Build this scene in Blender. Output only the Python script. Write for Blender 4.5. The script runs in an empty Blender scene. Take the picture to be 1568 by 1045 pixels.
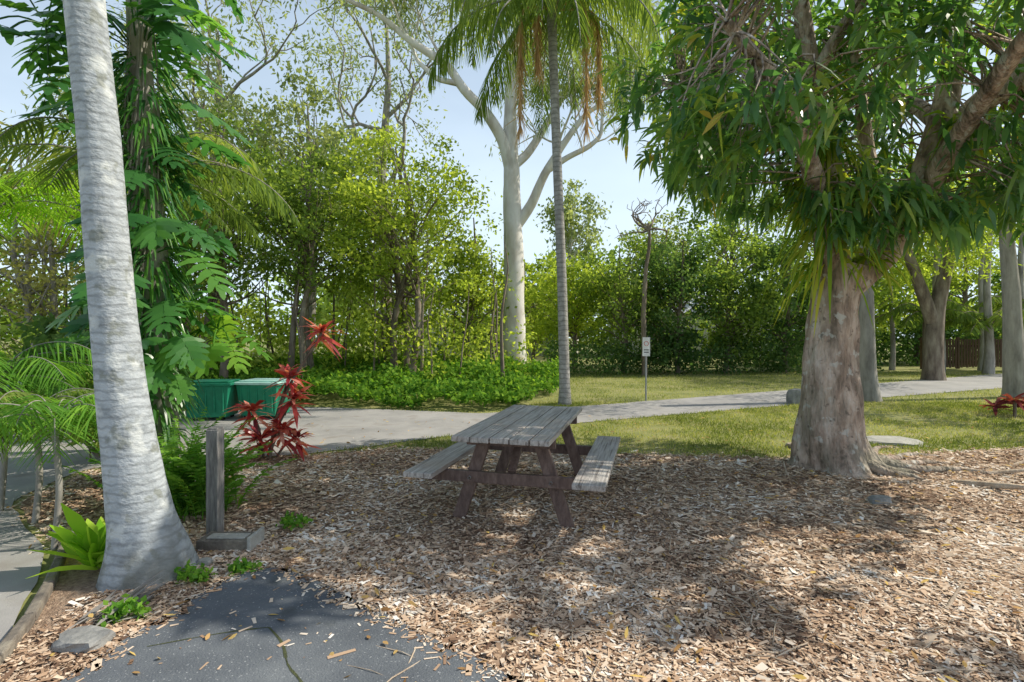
import bpy, math, random
import numpy as np
from mathutils import Vector, noise
rng=np.random.default_rng(11); random.seed(5)
S=0.909   # design unit -> metre
scene=bpy.context.scene
R=math.radians
# ---------------------------------------------------------------- helpers
def norm(a): 
    a=np.asarray(a,float); return a/np.maximum(np.linalg.norm(a,axis=-1,keepdims=True),1e-9)
def runit(n):
    return norm(rng.normal(size=(n,3)))
class MB:
    def __init__(s): s.v=[];s.f=[];s.m=[];s.sh=[];s.n=0
    def add(s,v,f,mat=0,shade=0.5):
        v=np.asarray(v,float).reshape(-1,3); f=np.asarray(f,int).reshape(-1,4)
        s.v.append(v); s.f.append(f+s.n); s.n+=len(v)
        s.m.append(np.full(len(f),mat,int))
        sh=np.asarray(shade,float); s.sh.append(np.full(len(f),float(sh)) if sh.ndim==0 else sh)
    def build(s,name,mats,origin=(0,0,0),parent=None,smooth=True,bevel=0,rotz=None):
        V=np.concatenate(s.v); F=np.concatenate(s.f); o=np.array(origin,float)
        if rotz is None: V=(V-o)*S
        else: V=V*S
        me=bpy.data.meshes.new(name); me.vertices.add(len(V)); me.vertices.foreach_set('co',V.astype(np.float32).ravel())
        me.loops.add(F.size); me.loops.foreach_set('vertex_index',F.astype(np.int32).ravel())
        me.polygons.add(len(F)); me.polygons.foreach_set('loop_start',(np.arange(len(F))*4).astype(np.int32))
        for m in mats: me.materials.append(m)
        me.polygons.foreach_set('material_index',np.concatenate(s.m).astype(np.int32))
        me.polygons.foreach_set('use_smooth',np.full(len(F),smooth))
        me.update(calc_edges=True)
        a=me.attributes.new('shade','FLOAT','FACE'); a.data.foreach_set('value',np.clip(np.concatenate(s.sh),0,1).astype(np.float32))
        ob=bpy.data.objects.new(name,me); scene.collection.objects.link(ob)
        if parent: ob.parent=parent
        else:
            ob.location=[c*S for c in origin]
            if rotz is not None: ob.rotation_euler[2]=rotz
        if bevel:
            b=ob.modifiers.new('b','BEVEL'); b.width=bevel; b.segments=2; b.limit_method='ANGLE'
        return ob
def empty(name,loc,rotz=0):
    e=bpy.data.objects.new(name,None); e.location=[c*S for c in loc]; e.rotation_euler[2]=rotz
    scene.collection.objects.link(e); return e
def box(mb,c,size,ax=None,mat=0,shade=.5,taper=1.0):
    c=np.array(c,float); hx,hy,hz=[q/2 for q in size]
    L=np.array([[-hx*taper,-hy*taper,-hz],[hx*taper,-hy*taper,-hz],[hx*taper,hy*taper,-hz],[-hx*taper,hy*taper,-hz],[-hx,-hy,hz],[hx,-hy,hz],[hx,hy,hz],[-hx,hy,hz]])
    if ax is not None: L=L@np.array(ax)
    mb.add(L+c,[[3,2,1,0],[4,5,6,7],[0,1,5,4],[1,2,6,5],[2,3,7,6],[3,0,4,7]],mat,shade)
def beam(mb,p0,p1,w,t,ref=(0,1,0),mat=0,shade=.5):
    p0=np.array(p0,float);p1=np.array(p1,float); z=norm(p1-p0); x=norm(np.cross(np.array(ref,float),z)); y=np.cross(z,x)
    box(mb,(p0+p1)/2,(w,t,np.linalg.norm(p1-p0)),[x,y,z],mat,shade)
def tube(mb,pts,rad,n=8,mat=0,shade=.5,rough=0,flare=0):
    P=np.array(pts,float); k=len(P); rad=np.broadcast_to(np.array(rad,float),(k,))
    T=np.gradient(P,axis=0); T=norm(T)
    ref=np.array([1,0.02,0.01]) if abs(T[0][2])>.6 else np.array([0.01,0.02,1.])
    A=norm(np.cross(T,ref)); B=np.cross(T,A)
    th=np.linspace(0,2*math.pi,n,endpoint=False)
    rr=np.repeat(rad[:,None],n,1)
    if rough or flare:
        z0=P[0,2]
        for i in range(k):
            for j in range(n):
                q=noise.noise(Vector((math.cos(th[j])*1.6,math.sin(th[j])*1.6,P[i,2]*1.3+P[0,0])))+.5*noise.noise(Vector((math.cos(th[j])*5,math.sin(th[j])*5,P[i,2]*3)))
                rr[i,j]*=1+rough*q+flare*math.exp(-(P[i,2]-z0)/.28)*(.5+.5*math.sin(5*th[j]+1.3*math.sin(th[j]+1)))
    V=P[:,None]+rr[...,None]*(np.cos(th)[None,:,None]*A[:,None]+np.sin(th)[None,:,None]*B[:,None])
    idx=np.arange(k*n).reshape(k,n); a=idx[:-1]; b=np.roll(idx,-1,1)[:-1]; c=np.roll(idx,-1,1)[1:]; d=idx[1:]
    mb.add(V.reshape(-1,3),np.stack([a,b,c,d],-1).reshape(-1,4),mat,shade)
def resamp(pts,n):
    P=np.array(pts,float); d=np.r_[0,np.cumsum(np.linalg.norm(np.diff(P[:,:3],axis=0),axis=1))]; t=np.linspace(0,d[-1],n)
    Q=np.stack([np.interp(t,d,P[:,i]) for i in range(P.shape[1])],1)
    for _ in range(2): Q[1:-1]=(Q[:-2]+2*Q[1:-1]+Q[2:])/4
    return Q
def leaves(mb,P,D,L,W,droop=.3,prof=((0,.15),(.3,1),(.7,.75),(1,.05)),mat=0,shade=None,up=None,fold=0):
    P=np.asarray(P,float);n=len(P);D=norm(D); L=np.broadcast_to(L,(n,));W=np.broadcast_to(W,(n,)); droop=np.broadcast_to(droop,(n,))
    U=np.array([0,0,1.])+rng.normal(size=(n,3))*.35 if up is None else up
    Sd=norm(np.cross(D,U)); k=len(prof); V=np.zeros((n,k,2,3))
    for i,(t,w) in enumerate(prof):
        c=P+D*(L*t)[:,None]; c[:,2]-=droop*L*t*t
        V[:,i,0]=c-Sd*(W*w/2)[:,None]; V[:,i,1]=c+Sd*(W*w/2)[:,None]
    b=(np.arange(n)*k*2)[:,None]; i=np.arange(k-1)[None]*2
    F=np.stack([b+i,b+i+1,b+i+3,b+i+2],-1).reshape(-1,4)
    if shade is None: shade=rng.random(n)
    mb.add(V.reshape(-1,3),F,mat,np.repeat(np.broadcast_to(shade,(n,)),k-1))
def leafq(mb,P,D,N,L,W,mat=0,shade=None):
    n=len(P); D=norm(D); Sd=norm(np.cross(D,N)); L=np.broadcast_to(L,(n,))[:,None];W=np.broadcast_to(W,(n,))[:,None]
    V=np.stack([P,P+D*L*.45-Sd*W/2,P+D*L,P+D*L*.45+Sd*W/2],1)
    mb.add(V.reshape(-1,3),np.arange(4*n).reshape(-1,4),mat,rng.random(n) if shade is None else shade)
def clumps(mb,C,r,n,L,W,mat=0,hang=0.,flat=.7):
    C=np.asarray(C,float); m=len(C); r=np.broadcast_to(r,(m,))
    cs=rng.random(m)
    i=rng.integers(0,m,m*n)
    off=rng.normal(size=(m*n,3))*.5; off[:,2]*=flat
    P=C[i]+off*r[i][:,None]
    D=runit(m*n); D[:,2]-=hang
    N=runit(m*n)+np.array([0,0,.8])
    leafq(mb,P,D,N,L*rng.uniform(.6,1.3,m*n),W*rng.uniform(.6,1.3,m*n),mat,np.clip(cs[i]*.6+rng.random(m*n)*.45-.02,0,1))
def inpoly(x,y,poly):
    poly=np.array(poly); c=np.zeros(len(x),bool); j=len(poly)-1
    for i in range(len(poly)):
        xi,yi=poly[i];xj,yj=poly[j]
        c^=((yi>y)!=(yj>y))&(x<(xj-xi)*(y-yi)/(yj-yi+1e-12)+xi); j=i
    return c
# ---------------------------------------------------------------- materials
def newmat(name):
    m=bpy.data.materials.new(name); m.use_nodes=True; nt=m.node_tree; p=nt.nodes['Principled BSDF']; return m,nt,p
def ramp(nt,cols,pos=None):
    r=nt.nodes.new('ShaderNodeValToRGB'); n=len(cols)
    pos=pos or [i/(n-1) for i in range(n)]
    el=r.color_ramp.elements
    while len(el)<n: el.new(.5)
    for e,c,p in zip(el,cols,pos): e.position=p; e.color=(*c,1)
    return r
def leafmat(name,cols,trans=.4,rough=.45,pos=None,boost=2.1,spec=None):
    m,nt,p=newmat(name); a=nt.nodes.new('ShaderNodeAttribute'); a.attribute_name='shade'
    r=ramp(nt,cols,pos); nt.links.new(a.outputs['Fac'],r.inputs[0])
    if spec: 
        nt.links.new(r.outputs[0],p.inputs['Base Color']); p.inputs['Roughness'].default_value=rough; p.inputs['Specular IOR Level'].default_value=spec; src=p
    else:
        nt.nodes.remove(p); src=nt.nodes.new('ShaderNodeBsdfDiffuse'); nt.links.new(r.outputs[0],src.inputs[0])
    if trans<=0:
        nt.links.new(src.outputs[0],nt.nodes['Material Output'].inputs[0]); return m
    t=nt.nodes.new('ShaderNodeBsdfTranslucent'); mx=nt.nodes.new('ShaderNodeMix'); mx.data_type='RGBA'; mx.blend_type='MULTIPLY'; mx.inputs[0].default_value=1
    nt.links.new(r.outputs[0],mx.inputs[6]); mx.inputs[7].default_value=(boost*1.15,boost*1.1,boost*.5,1); nt.links.new(mx.outputs[2],t.inputs[0])
    ms=nt.nodes.new('ShaderNodeMixShader'); ms.inputs[0].default_value=trans
    nt.links.new(src.outputs[0],ms.inputs[1]); nt.links.new(t.outputs[0],ms.inputs[2]); nt.links.new(ms.outputs[0],nt.nodes['Material Output'].inputs[0]); return m
def noisemat(name,cols,scale=5,rough=.8,bump=.3,st=(1,1,1),pos=None,detail=5,bscale=None,bd=.02,spec=.3):
    m,nt,p=newmat(name); tc=nt.nodes.new('ShaderNodeTexCoord'); mp=nt.nodes.new('ShaderNodeMapping'); mp.inputs['Scale'].default_value=st
    nt.links.new(tc.outputs['Object'],mp.inputs[0]); n=nt.nodes.new('ShaderNodeTexNoise'); n.inputs['Scale'].default_value=scale; n.inputs['Detail'].default_value=detail; n.inputs['Roughness'].default_value=.65
    nt.links.new(mp.outputs[0],n.inputs[0]); r=ramp(nt,cols,pos or list(np.linspace(.3,.7,len(cols)))); nt.links.new(n.outputs[0],r.inputs[0]); nt.links.new(r.outputs[0],p.inputs['Base Color'])
    if bump:
        n2=nt.nodes.new('ShaderNodeTexNoise'); n2.inputs['Scale'].default_value=bscale or scale*4; n2.inputs['Detail'].default_value=3; nt.links.new(mp.outputs[0],n2.inputs[0])
        b=nt.nodes.new('ShaderNodeBump'); b.inputs['Strength'].default_value=bump; b.inputs['Distance'].default_value=bd; nt.links.new(n2.outputs[0],b.inputs['Height']); nt.links.new(b.outputs[0],p.inputs['Normal'])
    p.inputs['Roughness'].default_value=rough; p.inputs['Specular IOR Level'].default_value=spec; return m
def overlay(m,fac_node_builder,col):
    nt=m.node_tree; p=nt.nodes['Principled BSDF']; src=p.inputs['Base Color'].links[0].from_socket
    f=fac_node_builder(nt); mx=nt.nodes.new('ShaderNodeMix'); mx.data_type='RGBA'; nt.links.new(f,mx.inputs[0]); nt.links.new(src,mx.inputs[6]); mx.inputs[7].default_value=(*col,1)
    nt.links.new(mx.outputs[2],p.inputs['Base Color'])
def f_noise(scale,lo,hi,zfade=None,st=(1,1,1),mx=1.0):
    def g(nt):
        tc=nt.nodes.new('ShaderNodeTexCoord'); mp=nt.nodes.new('ShaderNodeMapping'); mp.inputs['Scale'].default_value=st; nt.links.new(tc.outputs['Object'],mp.inputs[0])
        n=nt.nodes.new('ShaderNodeTexNoise'); n.inputs['Scale'].default_value=scale; n.inputs['Detail'].default_value=4; nt.links.new(mp.outputs[0],n.inputs[0])
        mr=nt.nodes.new('ShaderNodeMapRange'); mr.inputs[1].default_value=lo; mr.inputs[2].default_value=hi; mr.inputs[4].default_value=mx; nt.links.new(n.outputs[0],mr.inputs[0]); out=mr.outputs[0]
        if zfade:
            sp=nt.nodes.new('ShaderNodeSeparateXYZ'); nt.links.new(tc.outputs['Object'],sp.inputs[0]); m2=nt.nodes.new('ShaderNodeMapRange'); m2.inputs[1].default_value=zfade[0]; m2.inputs[2].default_value=zfade[1]; nt.links.new(sp.outputs[2],m2.inputs[0])
            mu=nt.nodes.new('ShaderNodeMath'); mu.operation='MULTIPLY'; nt.links.new(out,mu.inputs[0]); nt.links.new(m2.outputs[0],mu.inputs[1]); out=mu.outputs[0]
        return out
    return g
def f_rings(freq,lo,hi,dist=2,mx=.7):
    def g(nt):
        tc=nt.nodes.new('ShaderNodeTexCoord'); w=nt.nodes.new('ShaderNodeTexWave'); w.bands_direction='Z'; w.inputs['Scale'].default_value=freq; w.inputs['Distortion'].default_value=dist; w.inputs['Detail'].default_value=3; w.inputs['Detail Scale'].default_value=1.5
        nt.links.new(tc.outputs['Object'],w.inputs[0]); mr=nt.nodes.new('ShaderNodeMapRange'); mr.inputs[1].default_value=lo; mr.inputs[2].default_value=hi; mr.inputs[4].default_value=mx; nt.links.new(w.outputs[1],mr.inputs[0]); return mr.outputs[0]
    return g
L_bright=leafmat('foliage_bright',[(.1,.15,.025),(.25,.33,.06),(.42,.48,.12)],.5)
L_mid=leafmat('foliage_mid',[(.065,.115,.028),(.15,.225,.055),(.28,.36,.1)],.48)
L_dark=leafmat('foliage_dark',[(.03,.075,.025),(.075,.14,.05),(.16,.24,.09)],.4)
L_euc=leafmat('foliage_eucalypt',[(.12,.16,.09),(.21,.26,.14),(.35,.4,.22)],.42)
L_dry=leafmat('foliage_dry',[(.15,.16,.06),(.28,.29,.11),(.44,.42,.2)],.45)
L_mango=leafmat('mango_leaves',[(.035,.1,.04),(.075,.18,.06),(.15,.27,.065),(.36,.43,.07),(.5,.28,.07)],.42,.33,pos=[0,.35,.68,.9,1],spec=.6)
L_mon=leafmat('monstera_leaf',[(.03,.11,.035),(.065,.19,.05),(.14,.31,.055)],.4,.3,spec=.5)
L_palm=leafmat('palm_leaflet',[(.07,.12,.03),(.14,.21,.05),(.26,.32,.09)],.4)
L_fern=leafmat('fern_leaf',[(.06,.16,.03),(.13,.28,.045),(.24,.4,.06)],.4)
L_lime=leafmat('lime_leaf',[(.14,.3,.025),(.26,.45,.04),(.4,.56,.08)],.4)
L_strap=leafmat('epiphyte_strap',[(.09,.18,.02),(.2,.3,.04),(.4,.4,.08)],.4)
L_red=leafmat('cordyline_red',[(.17,.02,.035),(.46,.05,.06),(.68,.15,.12),(.8,.38,.32)],.35,.3,boost=1.2,spec=.4)
L_ivy=leafmat('ivy_leaf',[(.045,.12,.02),(.11,.23,.03),(.22,.35,.05)],.35)
L_grass=leafmat('grass_blade',[(.13,.17,.045),(.24,.285,.08),(.4,.4,.15),(.5,.45,.24)],.25)
M_chip=leafmat('bark_chips',[(.16,.1,.07),(.38,.25,.165),(.6,.44,.31),(.74,.61,.48),(.82,.78,.72)],0,pos=[0,.18,.45,.75,1])
M_litter=leafmat('fallen_leaf',[(.25,.14,.06),(.46,.29,.13),(.66,.48,.16)],.15)
M_seed=leafmat('dry_frond',[(.3,.19,.11),(.48,.33,.19),(.62,.48,.3)],.25)
M_bark=noisemat('bark_brown',[(.08,.06,.045),(.2,.16,.125),(.32,.28,.22)],6,.9,.6,(1,1,.25))
M_barkg=noisemat('bark_grey',[(.15,.135,.12),(.3,.28,.25),(.43,.4,.36)],5,.9,.6,(1,1,.25))
M_mango=noisemat('mango_bark',[(.13,.1,.075),(.34,.255,.2),(.54,.43,.35),(.66,.57,.5)],7,.95,1.,(1,1,.3),pos=[.32,.45,.57,.7],bscale=20,bd=.07)
overlay(M_mango,f_noise(3,.4,.6,(1.5,0.1),mx=.7),(.17,.155,.115)); overlay(M_mango,f_noise(9,.6,.65,mx=.7),(.58,.57,.52)); overlay(M_mango,f_noise(2.4,.5,.65,(2.5,.8),mx=.4),(.24,.24,.18)); overlay(M_mango,f_noise(13,.6,.68,mx=.7),(.12,.095,.075))
M_euc=noisemat('eucalypt_bark',[(.45,.39,.32),(.62,.58,.52),(.72,.7,.66)],1.6,.7,.2,(1,1,.4),pos=[.3,.45,.6])
overlay(M_euc,f_noise(1.3,.55,.62,(3,0),st=(1,1,.3)),(.3,.21,.15)); overlay(M_euc,f_noise(2.2,.56,.66,st=(1,1,.3),mx=.8),(.42,.38,.33))
M_palm=noisemat('palm_bark',[(.26,.28,.29),(.39,.42,.44),(.5,.53,.55)],9,.85,.5,(1,1,1.6),bscale=30)
overlay(M_palm,f_rings(5.5,.72,.98,4,.5),(.18,.19,.195)); overlay(M_palm,f_noise(6,.56,.64,mx=.75),(.6,.62,.6)); overlay(M_palm,f_noise(11,.58,.66,mx=.65),(.2,.21,.17)); overlay(M_palm,f_noise(4,.4,.6,(.5,.0)),(.16,.16,.14))
M_palm2=noisemat('queen_palm_bark',[(.2,.19,.17),(.33,.32,.3),(.46,.44,.41)],8,.85,.5); overlay(M_palm2,f_rings(3,.75,.95,3,.5),(.14,.13,.12))
M_ground=noisemat('ground_soil_grass',[(.13,.15,.045),(.23,.24,.08),(.3,.27,.13)],1.2,.95,.6,bscale=20)
M_mulch=noisemat('mulch_soil',[(.16,.11,.08),(.33,.23,.165),(.5,.38,.28)],30,.95,1,bscale=90)
M_road=noisemat('road_asphalt',[(.24,.235,.23),(.32,.31,.3),(.4,.385,.37)],1.0,.9,.5,bscale=120,bd=.005)
M_path=noisemat('path_asphalt',[(.08,.09,.105),(.12,.133,.15),(.17,.185,.2)],1.6,.85,.9,bscale=110,bd=.006)
overlay(M_path,f_noise(90,.64,.7),(.36,.37,.38)); overlay(M_road,f_noise(60,.66,.74),(.5,.48,.45))
overlay(M_path,f_noise(2.3,.6,.75),(.05,.055,.05)); overlay(M_road,f_noise(2.0,.58,.7,mx=.5),(.18,.155,.13))
M_conc=noisemat('concrete',[(.3,.29,.26),(.45,.44,.4)],8,.9,.5)
M_top=noisemat('weathered_timber',[(.22,.195,.175),(.42,.385,.355),(.6,.56,.52)],9,.55,.4,(7,.3,3),bscale=30)
overlay(M_top,f_noise(3,.48,.68,mx=.5),(.34,.25,.19)); overlay(M_top,f_noise(5,.58,.64,st=(9,.25,3),mx=.7),(.12,.09,.08))
M_leg=noisemat('painted_brown_timber',[(.09,.058,.05),(.15,.1,.085),(.22,.155,.13)],9,.55,.3,(3,3,1))
M_post=noisemat('post_timber',[(.12,.115,.11),(.22,.21,.2),(.34,.33,.3)],9,.85,.5,(5,5,.6))
M_edge=noisemat('edge_timber',[(.09,.08,.07),(.18,.155,.13),(.28,.25,.2)],7,.9,.6)
M_moss=noisemat('moss',[(.05,.06,.03),(.09,.1,.045)],30,1,.6)
def plain(name,c,rough=.5,metal=0):
    return noisemat(name,[tuple(q*.8 for q in c),tuple(min(1,q*1.15) for q in c)],7,rough,0)
M_bin=plain('bin_green',(.02,.25,.14)); M_lid=plain('bin_lid_teal',(.45,.72,.64)); M_black=plain('rubber',(.02,.02,.02))
M_white=plain('sign_white',(.75,.75,.73)); M_redp=plain('sign_red',(.6,.04,.03)); M_steel=plain('steel',(.3,.31,.31),.4)
M_wall=plain('wall_cream',(.6,.58,.52)); M_roof=plain('roof_metal',(.4,.42,.46)); M_glass=plain('window_dark',(.05,.07,.09),.15)
M_fence=plain('fence_brown',(.12,.075,.055),.8); M_rock=noisemat('rock',[(.14,.14,.14),(.26,.26,.25),(.37,.36,.34)],6,.9,.6)
# ---------------------------------------------------------------- ground
def sheet(name,pts,z,mat,thick=0,closed_n=None,jit=0.0,bump=0):
    P=np.array(pts+[pts[0]],float); Q=[]
    for a,b in zip(P[:-1],P[1:]):
        n=max(1,int(np.linalg.norm(b-a)/.25)) if np.linalg.norm(b-a)<12 else 1
        for i in range(n): Q.append(a+(b-a)*i/n)
    Q=np.array(Q); Q=(np.roll(Q,1,0)+2*Q+np.roll(Q,-1,0))/4
    if jit:
        for i,q in enumerate(Q): Q[i]+=np.array([noise.noise(Vector((q[0]*2,q[1]*2,3))),noise.noise(Vector((q[0]*2,q[1]*2,9)))])*jit
    me=bpy.data.meshes.new(name); n=len(Q)
    V=[(x*S,y*S,z) for x,y in Q]; F=[list(range(n))]
    if thick:
        V+=[(x*S,y*S,z-thick) for x,y in Q]; F+=[[i,i+n,(i+1)%n+n,(i+1)%n] for i in range(n)]
    me.from_pydata(V,[],F); me.update()
    if me.polygons[0].normal.z<0: me.flip_normals()
    me.materials.append(mat); o=bpy.data.objects.new(name,me); scene.collection.objects.link(o); return o
me=bpy.data.meshes.new('ground'); me.from_pydata([(-400,-400,0),(400,-400,0),(400,400,0),(-400,400,0)],[],[(0,1,2,3)]); me.materials.append(M_ground)
scene.collection.objects.link(bpy.data.objects.new('ground',me))
mulch=[(-2.2,1.2),(-2.56,2.72),(-3.39,3.94),(-4.9,5.2),(-5.2,6.4),(-4.4,6.9),(-3.5,6.95),(-2.85,7.15),(-1.84,7.7),(-.6,7.5),(1.5,7.3),(4,7.0),(6.5,7.5),(9,7.9),(14,8.6),(14,-5),(-2.2,-5)]
road=[(-2.35,-4),(-2.35,1.2),(-2.66,2.72),(-3.5,3.94),(-5.0,5.2),(-5.3,6.5),(-4.5,7.0),(-3.5,7.05),(-2.85,7.3),(-1.84,8.0),(-1.0,8.63),(.19,9.3),(1.47,10.0),(4,11.2),(6.9,12.6),(17.25,17.3),(40,26.5),(40,33.5),(22.7,23.4),(8.25,15.8),(1.75,12.3),(.23,11.6),(-.6,11.1),(-2.07,11.5),(-4.6,12.1),(-8,11.2),(-14,10.2),(-40,9),(-40,-4)]
path=[(-1.67,3.72),(-.69,3.0),(0,2.49),(1.2,1.5),(1.5,-2),(-2.15,-2),(-2.15,2.4),(-2.02,2.97),(-1.95,3.43),(-1.8,3.66)]
sheet('mulch_bed',mulch,.004,M_mulch,jit=.12)
sheet('driveway',road,.009,M_road,jit=.05)
sheet('asphalt_path',path,.03,M_path,thick=.03,jit=.04)
mb=MB()
cr=resamp([(-1.35,2.9,.0),(-1.2,2.75,0),(-1.1,2.55,0),(-.98,2.45,0),(-.9,2.3,0)],14); 
for i in range(len(cr)-1):
    a,b=cr[i],cr[i+1]; w=.004+.006*random.random(); zz=.0345
    mb.add([[a[0]-w,a[1],zz],[a[0]+w,a[1],zz],[b[0]+w,b[1],zz],[b[0]-w,b[1],zz]],[[0,1,2,3]])
cr=resamp([(-1.9,2.72,.0),(-1.65,2.82,0),(-1.5,2.87,0),(-1.35,2.9,0)],10)
for i in range(len(cr)-1):
    a,b=cr[i],cr[i+1]; w=.003+.005*random.random(); zz=.0345
    mb.add([[a[0],a[1]-w,zz],[b[0],b[1]-w,zz],[b[0],b[1]+w,zz],[a[0],a[1]+w,zz]],[[0,1,2,3]])
mb.build('path_crack',[M_moss],smooth=False)
# chips
mb=MB()
def scatter(n,x0,x1,y0,y1):
    return rng.uniform(x0,x1,n),rng.uniform(y0,y1,n)
X=[];Y=[]
for n,a in ((110000,(-2.6,4.2,1.7,4.2)),(30000,(3,6,2.5,4.2)),(110000,(-5.4,8.5,4.1,7.9)),(6000,(8,13,5,8.6))):
    x,y=scatter(n,*a); ok=inpoly(x,y,mulch)&(np.abs(x)<y*1.05+.3); inp=inpoly(x,y,path); ok&=~(inp&(rng.random(n)<.994)); X.append(x[ok]);Y.append(y[ok])
x=np.concatenate(X);y=np.concatenate(Y);n=len(x)
near=np.clip((y-1.7)/5,0,1)
far=(rng.random(n)<.1)&(y>6.3)
x=x+rng.normal(size=n)*.06; y=y+rng.normal(size=n)*(.08+.35*far)
P=np.stack([x,y,rng.uniform(.005,.024,n)],1); inp=inpoly(x,y,path); P[inp,2]=.036
az=rng.uniform(0,6.28,n); D=np.stack([np.cos(az),np.sin(az),rng.normal(size=n)*.15*(~inp)],1)
N=np.array([0,0,1.])+rng.normal(size=(n,3))*.2*(~inp)[:,None]
Lc=rng.gamma(2.0,.0112,n)*(1+.5*near)+.007
Dn=norm(D);Sd=norm(np.cross(Dn,N)); w=(Lc*rng.uniform(.1,.38,n)+.003)[:,None]
V=np.stack([P-Dn*Lc[:,None]/2-Sd*w/2,P-Dn*Lc[:,None]/2+Sd*w/2,P+Dn*Lc[:,None]/2+Sd*w/2*rng.uniform(.3,1,(n,1)),P+Dn*Lc[:,None]/2-Sd*w/2],1)
pat=np.array([noise.noise(Vector((a*1.1,b*1.1,0)))+.5*noise.noise(Vector((a*4,b*4,2))) for a,b in zip(x,y)])
sh=np.clip(rng.beta(1.4,1.7,n)+pat*.35,0,1)
mb.add(V.reshape(-1,3),np.arange(4*n).reshape(-1,4),0,sh)
mb.build('mulch_chips',[M_chip],smooth=False)
# fallen leaves
mb=MB(); n=2300; x=rng.uniform(-5,9,n); y=rng.uniform(1.8,10.5,n); ok=(np.abs(x)<y*1.05)&(inpoly(x,y,mulch)|(rng.random(n)<.35)); x=x[ok];y=y[ok];n=len(x)
az=rng.uniform(0,6.28,n); leaves(mb,np.stack([x,y,rng.uniform(.035,.05,n)],1),np.stack([np.cos(az),np.sin(az),rng.normal(size=n)*.15],1),rng.uniform(.03,.09,n),rng.uniform(.012,.028,n),.1)
mb.build('fallen_leaves',[M_litter])
# grass
mb=MB(); 
ivyp=[(-5.5,12.2),(-2.07,11.65),(-.6,11.3),(.3,11.8),(.6,13.2),(1.4,14.8),(1.6,18),(-1,22),(-14,20),(-14,11)]
for n,a,h in ((120000,(-3,12,6.8,13),.05),(90000,(0,24,11,24),.07)):
    x,y=scatter(n,*a); ok=~inpoly(x,y,mulch)&~inpoly(x,y,road)&~inpoly(x,y,ivyp)&(np.abs(x)<y*1.02)
    x=x[ok];y=y[ok];n2=len(x); pt=np.array([noise.noise(Vector((p*.7,q*.7,5)))+.5*noise.noise(Vector((p*2.4,q*2.4,8))) for p,q in zip(x,y)]); k=rng.random(n2)<(.7+pt*1.0); x=x[k];y=y[k];pt=pt[k];n2=len(x)
    x=x+rng.normal(size=n2)*.05;y=y+rng.normal(size=n2)*.08
    D=runit(n2)*.6+np.array([0,0,1.]); leafq(mb,np.stack([x,y,np.zeros(n2)],1),D,runit(n2),h*rng.uniform(.5,1.3,n2),.012+.0*x,0,np.clip(rng.beta(2,2.6,n2)-pt*.7,0,1))
mb.build('lawn_grass',[L_grass])
# ivy ground cover
mb=MB(); n=75000; x=rng.uniform(-14,2,n); y=rng.uniform(11,22,n); ok=inpoly(x,y,ivyp); x=x[ok];y=y[ok]
hh=np.array([.38+.4*noise.noise(Vector((a*.6,b*.6,1)))+.22*noise.noise(Vector((a*2,b*2,4))) for a,b in zip(x,y)])+np.clip(y-13,0,5)*.08
P=np.stack([x,y,np.clip(hh,.08,2)*rng.uniform(.6,1.05,len(x))],1); leafq(mb,P,runit(len(x))+np.array([0,-.2,.1]),runit(len(x))*.5+np.array([0,-.3,1]),rng.uniform(.08,.16,len(x)),.09,0)
mb.build('ivy_ground_cover',[L_ivy])
# ---------------------------------------------------------------- picnic table
T=empty('picnic_table',(.157,5.21,0),-R(14.9))
def part(name,fn,mats,bev=.005):
    m=MB(); fn(m); return m.build(name,mats,parent=T,smooth=False,bevel=bev)
for i in range(5):
    xx=-.336+i*.168
    part('top_plank_%d'%(i+1),lambda m:box(m,(xx,random.uniform(-.008,.008),.80),(.156,2.05,.045)),[M_top])
for s,nm in ((-1,'left'),(1,'right')):
    part('seat_plank_%s'%nm,lambda m:box(m,(s*.72,0,.475),(.26,2.05,.045)),[M_top])
for s,nm in ((-1,'front'),(1,'back')):
    yy=s*.66
    part('seat_beam_'+nm,lambda m:box(m,(0,yy,.40),(1.62,.05,.10)),[M_leg])
    part('top_beam_'+nm,lambda m:box(m,(0,yy,.73),(.80,.05,.09)),[M_leg])
    for q,mm in ((-1,'left'),(1,'right')):
        part('leg_%s_%s'%(nm,mm),lambda m:beam(m,(q*.50,yy-s*.052,0.0),(q*.235,yy-s*.052,.774),.115,.05,(0,1,0)),[M_leg])
        if q==1: part('brace_'+nm,lambda m:beam(m,(0,yy-s*.03,.45),(0,s*.2,.76),.05,.07,(1,0,0)),[M_leg])
        def bolts(m):
            for (bx,bz) in ((q*.365,.40),(q*.26,.72)):
                tube(m,[(bx,yy-.03-.005,bz),(bx,yy-.06 if s<0 else yy-.04,bz)],.014,8)
        part('bolts_%s_%s'%(nm,mm),bolts,[M_steel],0)
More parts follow.
